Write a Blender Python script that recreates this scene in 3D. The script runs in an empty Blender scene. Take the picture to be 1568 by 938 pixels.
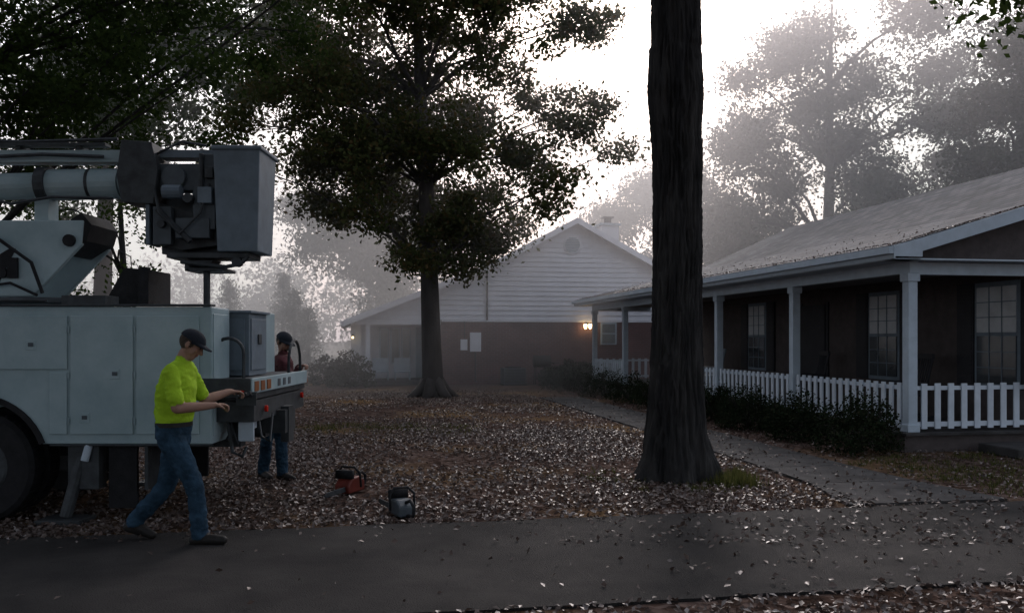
import bpy, math, random
import numpy as np
from mathutils import Vector, Matrix, noise
random.seed(7); rng=np.random.default_rng(7)
sc=bpy.context.scene
# ------------------------------------------------------------ materials
def M(name,col,rough=.8,var=.15,scale=4,bump=.0,bscale=40,metal=0,stretch=(1,1,1),col2=None,spec=.3):
    m=bpy.data.materials.new(name); m.use_nodes=True; nt=m.node_tree; N=nt.nodes; L=nt.links
    b=N['Principled BSDF']; b.inputs['Roughness'].default_value=rough; b.inputs['Metallic'].default_value=metal
    b.inputs['Specular IOR Level'].default_value=spec
    tc=N.new('ShaderNodeTexCoord'); mp=N.new('ShaderNodeMapping'); mp.inputs['Scale'].default_value=stretch
    L.new(tc.outputs['Object'],mp.inputs[0])
    n=N.new('ShaderNodeTexNoise'); n.inputs['Scale'].default_value=scale; n.inputs['Detail'].default_value=6; n.inputs['Roughness'].default_value=.65
    L.new(mp.outputs[0],n.inputs['Vector'])
    r=N.new('ShaderNodeValToRGB'); c=np.array(col)
    c2=np.array(col2) if col2 else c*(1+var)
    lo=c*(1-var) if not col2 else c
    r.color_ramp.elements[0].color=(*np.clip(lo,0,1),1); r.color_ramp.elements[1].color=(*np.clip(c2,0,1),1)
    r.color_ramp.elements[0].position=.35; r.color_ramp.elements[1].position=.65
    L.new(n.outputs[0],r.inputs[0]); L.new(r.outputs[0],b.inputs['Base Color'])
    if bump:
        n2=N.new('ShaderNodeTexNoise'); n2.inputs['Scale'].default_value=bscale; n2.inputs['Detail'].default_value=5
        L.new(mp.outputs[0],n2.inputs['Vector'])
        bp=N.new('ShaderNodeBump'); bp.inputs['Strength'].default_value=bump; bp.inputs['Distance'].default_value=.02
        L.new(n2.outputs[0],bp.inputs['Height']); L.new(bp.outputs[0],b.inputs['Normal'])
    return m
def leafmat(name,cols,trans=.35,rough=.6):
    m=bpy.data.materials.new(name); m.use_nodes=True; nt=m.node_tree; N=nt.nodes; L=nt.links
    N.remove(N['Principled BSDF']); out=N['Material Output']
    g=N.new('ShaderNodeNewGeometry'); r=N.new('ShaderNodeValToRGB')
    while len(r.color_ramp.elements)<len(cols): r.color_ramp.elements.new(.5)
    for i,c in enumerate(cols):
        r.color_ramp.elements[i].position=i/(len(cols)-1)*.98+.01; r.color_ramp.elements[i].color=(*c,1)
    L.new(g.outputs['Random Per Island'],r.inputs[0])
    b=N.new('ShaderNodeBsdfDiffuse')
    if rough<.5:
        b=N.new('ShaderNodeBsdfPrincipled'); b.inputs['Roughness'].default_value=rough; b.inputs['Specular IOR Level'].default_value=.4
    L.new(r.outputs[0],b.inputs[0])
    if trans:
        t=N.new('ShaderNodeBsdfTranslucent'); mx=N.new('ShaderNodeMixShader'); mx.inputs[0].default_value=trans
        L.new(r.outputs[0],t.inputs[0]); L.new(b.outputs[0],mx.inputs[1]); L.new(t.outputs[0],mx.inputs[2]); L.new(mx.outputs[0],out.inputs[0])
    else: L.new(b.outputs[0],out.inputs[0])
    return m
def emis(name,col,s):
    m=bpy.data.materials.new(name); m.use_nodes=True; b=m.node_tree.nodes['Principled BSDF']
    b.inputs['Base Color'].default_value=(*col,1); b.inputs['Emission Color'].default_value=(*col,1); b.inputs['Emission Strength'].default_value=s
    return m
WHITE=M('truck_paint',(.25,.34,.37),.42,.10,1.8,.05,30,col2=(.36,.45,.48))
TRIM=M('white_trim',(.42,.49,.56),.6,.08,5,.05,30)
SIDE=M('white_siding',(.82,.82,.89),.6,.06,2)
BLACK=M('black_rubber',(.015,.015,.017),.7,.3,10,.2,60,spec=.2)
STEEL=M('dark_steel',(.045,.05,.055),.55,.3,8,.1,60,metal=.3)
GREY=M('grey_fibreglass',(.13,.165,.20),.5,.14,6,.05,40)
DGREY=M('dark_grey_steel',(.07,.085,.10),.5,.2,6,.05,40)
REDL=M('red_lens',(.5,.02,.01),.25,.1)
ORANGE=M('orange_reflector',(.24,.09,.035),.4,.1)
RED=M('red_plastic',(.14,.026,.018),.5,.3)
GLASS=M('window_glass',(.16,.18,.19),.08,.2,3,spec=.8)
DGLASS=M('dark_window_glass',(.04,.045,.05),.08,.2,3,spec=.8)
SHUT=M('dark_shutter',(.02,.02,.025),.6,.2)
REFL=M('painted_reflection_pane',(.40,.42,.44),.35,.12,3,spec=.6)  # reflected light painted as a pale base colour on the upper panes
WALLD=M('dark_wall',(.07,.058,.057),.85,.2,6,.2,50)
CEIL=M('porch_ceiling',(.2,.2,.21),.8,.1)
CONC=M('concrete',(.055,.053,.053),.95,.35,2.5,.5,60,spec=.1)
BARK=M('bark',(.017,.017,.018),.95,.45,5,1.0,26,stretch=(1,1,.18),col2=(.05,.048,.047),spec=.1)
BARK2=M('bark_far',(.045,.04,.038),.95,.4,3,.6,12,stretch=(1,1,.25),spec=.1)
SKIN=M('skin',(.29,.165,.12),.6,.1,8)
HAIR=M('hair',(.05,.035,.025),.8,.3,30,.4,90)
SHIRT=M('neon_shirt',(.33,.52,.03),.9,.12,6,.5,25,spec=.1)
JEANS=M('jeans',(.024,.05,.08),.95,.4,9,.5,35,spec=.1)
BOOT=M('boot_leather',(.015,.013,.012),.6,.3,10,.2,40)
JACK=M('maroon_jacket',(.08,.024,.028),.9,.3,8,.4,25)
NAVY=M('navy_cap',(.013,.017,.025),.9,.2)
LEAFG=leafmat('oak_leaves',[(.035,.045,.018),(.05,.062,.022),(.07,.072,.03),(.045,.055,.02),(.11,.075,.035)])
LEAFD=leafmat('shade_leaves',[(.026,.042,.014),(.034,.054,.016),(.05,.075,.02)],.3)
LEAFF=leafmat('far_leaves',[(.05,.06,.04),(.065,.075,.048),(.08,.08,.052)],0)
BUSH=leafmat('bush_leaves',[(.013,.02,.011),(.02,.03,.016),(.032,.032,.02)],0)
LITTER=leafmat('fallen_leaves',[(.045,.029,.024),(.075,.05,.04),(.12,.085,.072),(.06,.04,.034),(.16,.125,.11),(.09,.056,.045),(.30,.265,.255)],.10,.46)
GRASSM=leafmat('grass_blades',[(.045,.055,.018),(.075,.085,.027),(.13,.12,.045)],.3)
# ------------------------------------------------------------ builders
class MB:
    def __init__(s): s.v=[];s.f=[];s.m=[]
    def add(s,v,f,m=0):
        o=len(s.v); s.v+= [tuple(p) for p in v]; s.f+=[tuple(i+o for i in q) for q in f]; s.m+=[m]*len(f); return s
    def box(s,x0,x1,y0,y1,z0,z1,m=0):
        v=[(x0,y0,z0),(x1,y0,z0),(x1,y1,z0),(x0,y1,z0),(x0,y0,z1),(x1,y0,z1),(x1,y1,z1),(x0,y1,z1)]
        return s.add(v,[(3,2,1,0),(4,5,6,7),(0,1,5,4),(1,2,6,5),(2,3,7,6),(3,0,4,7)],m)
    def prism(s,poly,y0,y1,m=0): # poly (x,z)
        n=len(poly); v=[(x,y0,z) for x,z in poly]+[(x,y1,z) for x,z in poly]
        f=[tuple(range(n)),tuple(range(2*n-1,n-1,-1))]+[(i,i+n,(i+1)%n+n,(i+1)%n) for i in range(n)]
        return s.add(v,f,m)
    def tube(s,pts,rad,n=8,m=0,cap=True,wob=0):
        pts=[Vector(p) for p in pts]; 
        if not hasattr(rad,'__len__'): rad=[rad]*len(pts)
        v=[];f=[]; ref=None
        for i,p in enumerate(pts):
            t=(pts[min(i+1,len(pts)-1)]-pts[max(i-1,0)]).normalized()
            if ref is None:
                ref=Vector((1,0,0)) if abs(t.x)<.8 else Vector((0,1,0))
            a=(ref-t*ref.dot(t)).normalized(); ref=a; b=t.cross(a)
            for k in range(n):
                th=2*math.pi*k/n; r=rad[i]*(1+wob*(random.random()-.5))
                v.append(p+a*math.cos(th)*r+b*math.sin(th)*r)
        for i in range(len(pts)-1):
            for k in range(n):
                f.append((i*n+k,i*n+(k+1)%n,(i+1)*n+(k+1)%n,(i+1)*n+k))
        if cap: f.append(tuple(range(n-1,-1,-1))); f.append(tuple(range((len(pts)-1)*n,len(pts)*n)))
        return s.add(v,f,m)
    def make(s,name,parent=None,mats=(),smooth=False,bevel=0):
        me=bpy.data.meshes.new(name); me.from_pydata(s.v,[],s.f)
        for m in mats: me.materials.append(m)
        me.polygons.foreach_set('material_index',s.m)
        if smooth: me.polygons.foreach_set('use_smooth',[True]*len(s.f))
        me.update(); o=bpy.data.objects.new(name,me); sc.collection.objects.link(o)
        if bevel:
            b=o.modifiers.new('bevel','BEVEL'); b.width=bevel; b.segments=2; b.limit_method='ANGLE'
        if parent:
            o.parent=parent; o.location=parent.get('off',(0,0,0))
        return o
def G(name,loc=(0,0,0),rz=0):
    e=bpy.data.objects.new(name,None); e.location=loc; e.rotation_euler=(0,0,rz); e.empty_display_size=.3
    sc.collection.objects.link(e)
    if rz==0: e['off']=(-loc[0],-loc[1],-loc[2])
    else: e['off']=(0,0,0)
    return e
TH=math.atan(.18); cs,sn=math.cos(TH),math.sin(TH)
def R(c,d,z=0): return (c*cs-d*sn, c*sn+d*cs, z)
def quads(name,C,size,mat,parent=None,flat=0.,asp=.55):
    """leaf mass: one mesh of many small folded leaves"""
    n=len(C); C=np.asarray(C,float)
    a=rng.normal(size=(n,3)); 
    if flat: a[:,2]*=flat
    a/=np.linalg.norm(a,axis=1)[:,None]
    b=rng.normal(size=(n,3)); 
    if flat: b[:,2]*=flat
    b-=a*(a*b).sum(1)[:,None]; b/=np.linalg.norm(b,axis=1)[:,None]
    s=(size*rng.uniform(.6,1.35,n))[:,None]; nrm=np.cross(a,b)
    if flat: nrm*=np.sign(nrm[:,2])[:,None]
    V=np.stack([C-a*s*.5, C+b*s*asp*.5+nrm*s*.12, C+a*s*.5, C-b*s*asp*.5+nrm*s*.12],1).reshape(-1,3)
    me=bpy.data.meshes.new(name); me.vertices.add(4*n); me.vertices.foreach_set('co',V.ravel())
    base=np.arange(n)*4
    F=np.stack([base,base+1,base+2,base,base+2,base+3],1).reshape(-1)
    me.loops.add(6*n); me.loops.foreach_set('vertex_index',F)
    me.polygons.add(2*n); me.polygons.foreach_set('loop_start',np.arange(2*n)*3)
    me.materials.append(mat); me.update(calc_edges=True)
    o=bpy.data.objects.new(name,me); sc.collection.objects.link(o)
    if parent: o.parent=parent; o.location=parent['off']
    return o
def tree(name,x,y,blobs,trunk,leafsize,nper,mat,bark,trunkmb=None,sub=.28,dy=1.0,limb=.07,dens=1.0):
    g=G(name,(x,y,0)); mb=trunkmb or MB()
    tp=[Vector((x+a,y+b,z)) for a,b,z,r in trunk]; tr=[r for *_,r in trunk]
    if not trunkmb:
        mb.tube(tp,tr,14,wob=.1)
        for k in range(6):
            th=k*1.05+.3; r=tr[0]
            mb.tube([(x+math.cos(th)*r*.3,y+math.sin(th)*r*.3,.5),(x+math.cos(th)*r*1.0,y+math.sin(th)*r*1.0,.15),(x+math.cos(th)*r*1.9,y+math.sin(th)*r*1.9,-.05)],[r*.5,r*.38,r*.15],6)
    C=[]
    for bl in blobs:
        dx,z,r=bl[:3]; oy=bl[3] if len(bl)>3 else random.uniform(-dy,dy)*2
        c=Vector((x+dx,y+oy,z))
        hz=max(min(z-abs(dx)*.45-r*.6,tp[-1].z),tp[0].z+1.8)
        j=min(range(len(tp)),key=lambda i:abs(tp[i].z-hz)); st=tp[j]
        mid=st.lerp(c,.5)+Vector((random.uniform(-.3,.3),random.uniform(-.3,.3),.35+random.uniform(-.1,.4)))
        q=[st,st.lerp(mid,.5)+Vector((random.uniform(-.1,.1),0,.12)),mid,mid.lerp(c,.5)+Vector((random.uniform(-.2,.2),0,.1)),c]
        l0=limb*min(1.3,.6+r*.4); mb.tube(q,[l0,l0*.8,l0*.6,l0*.42,l0*.25],7)
        ns=max(5,int((r*r*r*6+r*13)*dens))
        for k in range(ns):
            u=rng.normal(size=3); u/=np.linalg.norm(u); rr=r*random.random()**.45
            if random.random()<.10: rr*=1.3
            p=Vector((c.x+u[0]*rr*1.12,c.y+u[1]*rr*1.1,c.z+u[2]*rr*.85))
            if k%3==0:
                s=q[3].lerp(c,random.random()); mb.tube([s,s.lerp(p,.5)+Vector((0,0,.06)),p],[l0*.25,l0*.15,l0*.05],4,cap=False)
            m=int(nper*random.uniform(.25,1.7)); sg=sub*random.uniform(.6,1.35)
            C.append(rng.normal(size=(m,3))*np.array([sg,sg,sg*.6])+np.array(p))
    mb.make('trunk_and_limbs',g,[bark],smooth=True)
    C=np.concatenate(C)
    quads('foliage',C,leafsize,mat,g)
    return g
# ------------------------------------------------------------ ground
def groundmat():
    m=bpy.data.materials.new('leafy_lawn'); m.use_nodes=True; nt=m.node_tree; N=nt.nodes; L=nt.links; b=N['Principled BSDF']
    b.inputs['Roughness'].default_value=1; b.inputs['Specular IOR Level'].default_value=.0
    tc=N.new('ShaderNodeTexCoord')
    v=N.new('ShaderNodeTexVoronoi'); v.inputs['Scale'].default_value=14; L.new(tc.outputs['Object'],v.inputs['Vector'])
    r=N.new('ShaderNodeValToRGB'); E=r.color_ramp.elements
    E[0].color=(.03,.02,.016,1); E[1].color=(.13,.095,.082,1); e=E.new(.5); e.color=(.068,.045,.037,1)
    sp=N.new('ShaderNodeSeparateColor'); L.new(v.outputs['Color'],sp.inputs[0]); L.new(sp.outputs[0],r.inputs[0])
    n=N.new('ShaderNodeTexNoise'); n.inputs['Scale'].default_value=.35; n.inputs['Detail'].default_value=7; L.new(tc.outputs['Object'],n.inputs['Vector'])
    rr=N.new('ShaderNodeValToRGB'); rr.color_ramp.elements[0].position=.5; rr.color_ramp.elements[1].position=.66
    L.new(n.outputs[0],rr.inputs[0])
    n3=N.new('ShaderNodeTexNoise'); n3.inputs['Scale'].default_value=30; n3.inputs['Detail'].default_value=4; L.new(tc.outputs['Object'],n3.inputs['Vector'])
    gr=N.new('ShaderNodeValToRGB'); gr.color_ramp.elements[0].color=(.05,.038,.02,1); gr.color_ramp.elements[1].color=(.22,.135,.075,1)
    L.new(n3.outputs[0],gr.inputs[0])
    mx=N.new('ShaderNodeMix'); mx.data_type='RGBA'; L.new(rr.outputs[0],mx.inputs['Factor']); L.new(r.outputs[0],mx.inputs['A']); L.new(gr.outputs[0],mx.inputs['B'])
    L.new(mx.outputs['Result'],b.inputs['Base Color'])
    bp=N.new('ShaderNodeBump'); bp.inputs['Strength'].default_value=.8; bp.inputs['Distance'].default_value=.03
    L.new(v.outputs['Distance'],bp.inputs['Height']); L.new(bp.outputs[0],b.inputs['Normal'])
    return m
MB().add([(-400,-200,0),(400,-200,0),(400,600,0),(-400,600,0)],[(0,1,2,3)]).make('ground',None,[groundmat()])
rd=G('road'); rb=MB()
N_=160; far=[];near=[]
for i in range(N_+1):
    cc=-30+60*i/N_
    far.append(R(cc,7.85+.06*noise.noise((cc*1.3,0,0)),.02)); near.append(R(cc,5.27+.04*noise.noise((cc*1.7,5,0)),.02))
v=near+far+[(p[0],p[1],-.05) for p in near]+[(p[0],p[1],-.05) for p in far]; K=N_+1
f=[(i,i+1,K+i+1,K+i) for i in range(N_)]+[(2*K+i,2*K+i+1,i+1,i) for i in range(N_)]+[(K+i,K+i+1,3*K+i+1,3*K+i) for i in range(N_)]
rb.add(v,f).make('asphalt',rd,[M('worn_asphalt',(.022,.021,.021),.95,.3,1.1,.9,90,col2=(.050,.046,.044),spec=.12)])
fp=G('footpath',(0,0,0),TH); pb=MB(); d=7.95
while d<24:
    w=1.25; x0=5.15; x1=6.3
    a0=.9*max(0,1-(d-7.9)/1.6); a1=.9*max(0,1-(d+w-7.9)/1.6)
    pb.add([(x0-a0*.4,d,.03),(x1+a0*.3,d,.03),(x1+a1*.3,d+w-.02,.03),(x0-a1*.4,d+w-.02,.03),(x0-a0*.4,d,-.05),(x1+a0*.3,d,-.05),(x1+a1*.3,d+w-.02,-.05),(x0-a1*.4,d+w-.02,-.05)],[(0,1,2,3),(4,5,1,0),(5,6,2,1),(6,7,3,2),(7,4,0,3)])
    d+=w
pb.make('slabs',fp,[CONC])
pts=[]
def region(n,fx,fy,acc):
    X=fx(n);Y=fy(n); C=X*cs+Y*sn; D=-X*sn+Y*cs
    nz=np.array([noise.noise((x*.5,y*.5,3.)) for x,y in zip(X,Y)])+.35*np.array([noise.noise((x*2.2,y*2.2,9.)) for x,y in zip(X,Y)])
    keep=acc(X,Y,C,D,nz,rng.random(n)); pts.append(np.stack([X[keep],Y[keep],np.full(keep.sum(),.012)+rng.random(keep.sum())*.03+np.where((D[keep]<7.8)&(D[keep]>5.3)|((C[keep]>5.15)&(C[keep]<6.3)&(D[keep]>7.9)),.012,0)],1))
def acc1(X,Y,C,D,nz,u):
    road=(D>5.27)&(D<7.85); path=(C>5.1)&(C<6.35)&(D>7.9); right=(C>6.35)&(D>7.9)
    edge=np.exp(-np.abs(D-7.85)/.10)
    p=np.where(road,.006+.4*edge*np.clip(nz+.25,0,1)+.06*np.clip((X+.5)/4,0,1),np.where(path,.05+.3*np.clip(nz,0,1),np.where(right,.12,np.clip(.58+nz*1.2,.05,1))))
    p=np.where(D<5.27,np.clip(.4+nz+.1*X,.05,.9),p)
    return u<p
region(100000,lambda n:rng.uniform(-7,7.5,n),lambda n:7+rng.random(n)**1.5*9,acc1)
region(60000,lambda n:rng.uniform(-9,6,n),lambda n:14+rng.random(n)*14,acc1)
region(28000,lambda n:rng.uniform(-4.5,5.5,n),lambda n:rng.uniform(3.2,8,n),acc1)
quads('fallen_leaves',np.concatenate(pts),.052,LITTER,None,flat=.42,asp=.6)
gp=MB(); 
def tuft(x,y,n,h,s):
    for i in range(n):
        a=random.uniform(0,6.28); r=abs(random.gauss(0,s)); px,py=x+math.cos(a)*r,y+math.sin(a)*r; hh=h*random.uniform(.5,1.2); b=random.uniform(0,6.28); l=random.uniform(.01,.06); w=.006
        gp.add([(px-w*math.sin(b),py+w*math.cos(b),0),(px+w*math.sin(b),py-w*math.cos(b),0),(px+l*math.cos(b),py+l*math.sin(b),hh)],[(0,1,2)])
for k in range(12): tuft(2.38+random.uniform(-.1,.35),10.0+random.uniform(-.25,.5),90,.14,.11)
for k in range(20): tuft(1.93+random.gauss(0,.5),10.1+random.gauss(0,.4),30,.08,.1)
for k in range(130): tuft(random.uniform(-5,-.6),random.gauss(16.3,.5),20,.06,.25)
for k in range(120):
    c_,d_=random.uniform(6.5,9.5),random.uniform(8.2,11.2); p=R(c_,d_); tuft(p[0],p[1],26,.06,.15)
gp.make('grass',None,[GRASSM])
# ------------------------------------------------------------ main trunk
def bigtrunk(x0,y0):
    mb=MB(); prof=[(-.1,.53),(0,.475),(.12,.445),(.3,.405),(.65,.345),(1.1,.315),(1.8,.287),(3.3,.28),(4.1,.29),(4.6,.322),(4.9,.305),(5.2,.288),(5.6,.283),(7,.27),(9,.24),(11,.18),(13,.1)]
    zs=np.arange(-.1,13,.03); n=200; v=[]
    for z in zs:
        r=np.interp(z,[p[0] for p in prof],[p[1] for p in prof])
        for k in range(n):
            th=2*math.pi*k/n; fl=max(0,1-z/.7)
            lob=1+fl*fl*.20*(math.cos(th*5+1)+.5*math.cos(th*3))
            cx,sx=math.cos(th),math.sin(th)
            wv=noise.noise((cx*2,sx*2,z*2.))*1.2
            ridge=(1-abs(noise.noise((cx*9+wv,sx*9+wv,z*1.6)))*2.6)*.030+(1-abs(noise.noise((cx*19,sx*19,z*5)))*2)*.010
            if z>4 and z<5.1: lob+=.05*math.cos(th-2.6)
            v.append((x0+cx*(r*lob+ridge-.022)+.03*math.sin(z*.5),y0+sx*(r*lob+ridge-.022),z))
    R_=len(zs)
    f=[(i*n+k,i*n+(k+1)%n,(i+1)*n+(k+1)%n,(i+1)*n+k) for i in range(R_-1) for k in range(n)]
    mb.add(v,f); return mb
tree('oak_tree',1.93,10.45,[(-1,9.8,1.3),(1.5,10,1.6),(0,11.5,1.8),(-2.4,9.8,1.1,.5),(3,9.6,1.3),(0,13,2),(3.4,8.3,.8,1.5),(4.3,7.0,.5,1.6),(4.75,6.4,.36,1.6),(5.3,6.3,.4,1.7),(3.7,6.9,.3,1.4),(-1,10,1.4,-3),(-3,10,1.8,-4),(2,10,1.9,-4.5),(4.5,10.5,1.7,-2),(0,9.5,1.6,-6)],
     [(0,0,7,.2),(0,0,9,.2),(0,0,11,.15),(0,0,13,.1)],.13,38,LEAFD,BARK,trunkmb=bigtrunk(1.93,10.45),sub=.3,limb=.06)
# unseen oaks beside / behind the driveway, added to block sky light over it
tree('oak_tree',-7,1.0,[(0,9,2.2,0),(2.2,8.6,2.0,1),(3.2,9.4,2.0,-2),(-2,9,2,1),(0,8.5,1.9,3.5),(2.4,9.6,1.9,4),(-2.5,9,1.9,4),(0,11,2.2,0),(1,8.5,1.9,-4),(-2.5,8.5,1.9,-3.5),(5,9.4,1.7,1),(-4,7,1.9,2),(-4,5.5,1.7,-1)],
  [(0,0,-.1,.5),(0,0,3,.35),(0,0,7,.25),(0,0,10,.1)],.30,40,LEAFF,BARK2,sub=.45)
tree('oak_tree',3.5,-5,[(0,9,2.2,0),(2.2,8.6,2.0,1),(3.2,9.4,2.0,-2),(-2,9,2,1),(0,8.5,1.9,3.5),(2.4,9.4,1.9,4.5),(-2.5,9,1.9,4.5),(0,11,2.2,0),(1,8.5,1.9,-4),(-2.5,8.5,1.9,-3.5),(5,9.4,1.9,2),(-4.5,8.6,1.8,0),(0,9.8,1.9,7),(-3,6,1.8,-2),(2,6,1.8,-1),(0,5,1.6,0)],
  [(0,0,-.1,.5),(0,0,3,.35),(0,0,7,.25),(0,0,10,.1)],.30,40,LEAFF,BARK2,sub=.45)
tree('oak_tree',-2.27,25.3,[(-3.6,7.06,1.3),(-4.4,8.4,1.1),(-2.3,6.8,1.2),(-3.4,5.8,.7),(-1.6,5.3,.6),(-.8,4.4,.7),(.7,4.5,.85),(.2,3.8,.5),(1.6,4.7,.6),(2.1,5.1,.6),(1.3,5.9,.9),(-.4,5.9,1.0),
  (-.9,5.3,.8),(1.0,5.2,.9),(-1.6,6.1,.9),(.3,4.8,.7,-1),(1.9,4.4,.4),(-.5,3.9,.4),(.9,3.7,.4),(-4.9,6.3,.5),(2.3,7.3,.7),(-2.8,5.2,.35),(-1.9,7.2,1.1,1),(0,7.4,1.2,1.2),(-3,9,1.2,.5),
  (-1.2,8,1.6),(.7,8.2,1.3),(2.9,6.9,.8),(3.7,5.9,.6),(4.1,7.8,.75),(3.1,8.9,.9),(1.8,9.6,1.2),(-.2,10.2,1.7),(-3,9.9,1.3),(-4.7,10.6,1.1),(3.9,10.9,.9),(2.2,11.5,1.3),
  (-1,12.8,2.3),(2,13.5,2),(-3.5,12.3,1.8),(-1.8,6.6,1.0,-2),(-3,8.2,1.3,-2),(.3,7,1.2,-1.5),(-2,9,1.4,1.5),(.8,10.9,1.4,-1.5),(-1.5,11,1.5,-2),(3.4,5.4,.35,-.5),(-4.9,7.4,.5),(4.7,8.6,.4),(-5.2,9.6,.6),(4.9,11.2,.6),(5.3,7.2,.35)],
  [(0,0,-.1,.40),(0,0,.35,.31),(-.03,0,1.5,.28),(-.1,0,3.5,.26),(-.2,0,6,.22),(-.35,0,8.5,.17),(-.45,0,11,.12),(-.4,0,13.5,.06)],.15,92,LEAFG,BARK2,sub=.30,limb=.055,dens=1.1)
tree('oak_tree',-8.9,14.5,[(.9,6.6,1.2),(1.9,5.6,.8),(1.1,5.1,.8),(2.3,6.9,1.0),(3.1,6.1,.5),(3.6,7.2,.7),(4.2,6.7,.4),(4.5,5.5,.3),(4.9,7.4,.6),(2.9,8.2,1.4),(.9,8.6,1.8),(5.8,7.8,.6),(.2,4.6,.6),(2.7,4.9,.35),
  (3.7,5.0,.28),(0,10.5,2.2),(3,10.3,1.8),(-2,7,1.8),(-2,9.5,2),(6.6,7.7,.5),(7.3,7.7,.5),(.6,5.8,1.0,1.5),(1.6,7.4,1.1,1),(.3,7.2,1.2,-1),(3.0,5.5,.3),(0.1,5.5,.9,-.5),(2.2,6.2,.7,1),(1,9,1.8,-4),(3,9.5,1.8,-4.5)],
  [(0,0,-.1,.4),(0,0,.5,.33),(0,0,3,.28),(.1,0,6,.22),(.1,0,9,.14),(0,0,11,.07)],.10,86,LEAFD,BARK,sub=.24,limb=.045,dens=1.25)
tree('oak_tree',-13,28,[(-.5,9,2.2),(1.8,8,1.6),(3.2,9.7,1.5),(2.5,11.5,1.8),(0,12,2.4),(4.4,11.6,1.1),(1.2,6.4,1.0),(-1.5,6.5,1.6),(4.6,9.0,.7),(5.4,12.5,1.2),(-2.5,10.5,2),(3.4,6.9,.6)],
  [(0,0,-.1,.4),(0,0,.5,.33),(0,0,3,.28),(.1,0,6,.22),(.1,0,9,.14),(0,0,12,.07)],.17,60,LEAFD,BARK2,sub=.32)
tree('small_tree',-8.6,20,[(-1,3.4,.8),(-.1,4.2,.7),(-1.7,4.5,.9),(.3,3.1,.45),(-.7,2.4,.6),(-2.4,3,.8),(.5,4.9,.5),(-1.6,1.6,.8),(-.4,1.2,.6)],
  [(0,0,-.1,.16),(0,0,1,.12),(-.2,0,3,.08),(-.3,0,5,.04)],.11,40,LEAFD,BARK,sub=.2,limb=.04,dy=.4)
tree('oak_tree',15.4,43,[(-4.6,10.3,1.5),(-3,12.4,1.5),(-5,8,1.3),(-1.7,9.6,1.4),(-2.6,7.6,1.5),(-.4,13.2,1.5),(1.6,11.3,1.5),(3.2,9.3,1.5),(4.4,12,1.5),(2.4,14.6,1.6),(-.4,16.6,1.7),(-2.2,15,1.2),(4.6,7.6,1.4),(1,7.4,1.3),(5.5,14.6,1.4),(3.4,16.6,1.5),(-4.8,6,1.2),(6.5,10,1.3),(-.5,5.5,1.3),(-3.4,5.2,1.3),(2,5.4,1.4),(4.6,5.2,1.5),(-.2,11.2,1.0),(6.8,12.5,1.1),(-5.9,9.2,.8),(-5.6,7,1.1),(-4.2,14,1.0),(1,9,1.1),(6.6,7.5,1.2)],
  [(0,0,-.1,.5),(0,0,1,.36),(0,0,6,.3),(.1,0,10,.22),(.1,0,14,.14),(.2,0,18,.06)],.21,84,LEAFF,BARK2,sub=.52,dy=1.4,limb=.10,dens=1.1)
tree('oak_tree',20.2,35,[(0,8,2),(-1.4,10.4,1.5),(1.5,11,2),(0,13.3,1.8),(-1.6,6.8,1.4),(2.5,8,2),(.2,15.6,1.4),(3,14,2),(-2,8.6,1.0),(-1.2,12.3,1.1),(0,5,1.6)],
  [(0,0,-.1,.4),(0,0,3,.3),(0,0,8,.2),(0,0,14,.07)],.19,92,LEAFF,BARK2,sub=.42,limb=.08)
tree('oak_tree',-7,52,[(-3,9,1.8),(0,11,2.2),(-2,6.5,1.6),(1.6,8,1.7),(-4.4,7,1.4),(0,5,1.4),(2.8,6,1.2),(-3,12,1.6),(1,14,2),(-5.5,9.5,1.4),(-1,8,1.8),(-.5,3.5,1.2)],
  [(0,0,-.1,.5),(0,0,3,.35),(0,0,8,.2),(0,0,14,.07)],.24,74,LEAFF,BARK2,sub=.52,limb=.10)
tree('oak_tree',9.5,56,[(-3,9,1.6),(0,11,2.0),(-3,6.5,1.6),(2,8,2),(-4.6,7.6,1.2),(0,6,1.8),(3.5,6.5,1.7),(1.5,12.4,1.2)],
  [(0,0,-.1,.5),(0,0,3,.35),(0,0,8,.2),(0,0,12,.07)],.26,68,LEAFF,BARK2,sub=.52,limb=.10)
def conifer(x,y,h):
    g=G('conifer_tree',(x,y,0)); mb=MB(); mb.tube([(x,y,-.1),(x,y,h*.5),(x,y,h)],[.16,.1,.02],7); C=[]
    for k in range(int(h*34)):
        z=random.uniform(.15,h); r=(h-z)/h*h*.27+.10; a=random.uniform(0,6.28); rr=r*random.uniform(.4,1.05)
        p=(x+math.cos(a)*rr,y+math.sin(a)*rr,z); 
        if k%4==0: mb.tube([(x,y,z+.1),p],[.03,.01],4,cap=False)
        C.append(rng.normal(size=(26,3))*np.array([.18,.18,.12])+np.array(p))
    mb.make('trunk',g,[BARK2],True); quads('needles',np.concatenate(C),.17,LEAFF,g,asp=.3)
for x,y,h in [(-11.6,47,4.2),(-13.5,52,5.4),(-10.4,45,3.2),(-16,50,5)]: conifer(x,y,h)
C=[]
for k in range(130):
    x=random.uniform(-75,95); y=random.uniform(70,84); h=random.uniform(5,11)*(y/90)
    for j in range(9):
        p=np.array([x+random.gauss(0,1.6),y+random.gauss(0,1.2),h*random.uniform(.1,1)])
        C.append(rng.normal(size=(70,3))*np.array([.9,.9,.7])+p)
quads('distant_trees',np.concatenate(C),.42,LEAFF)
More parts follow.
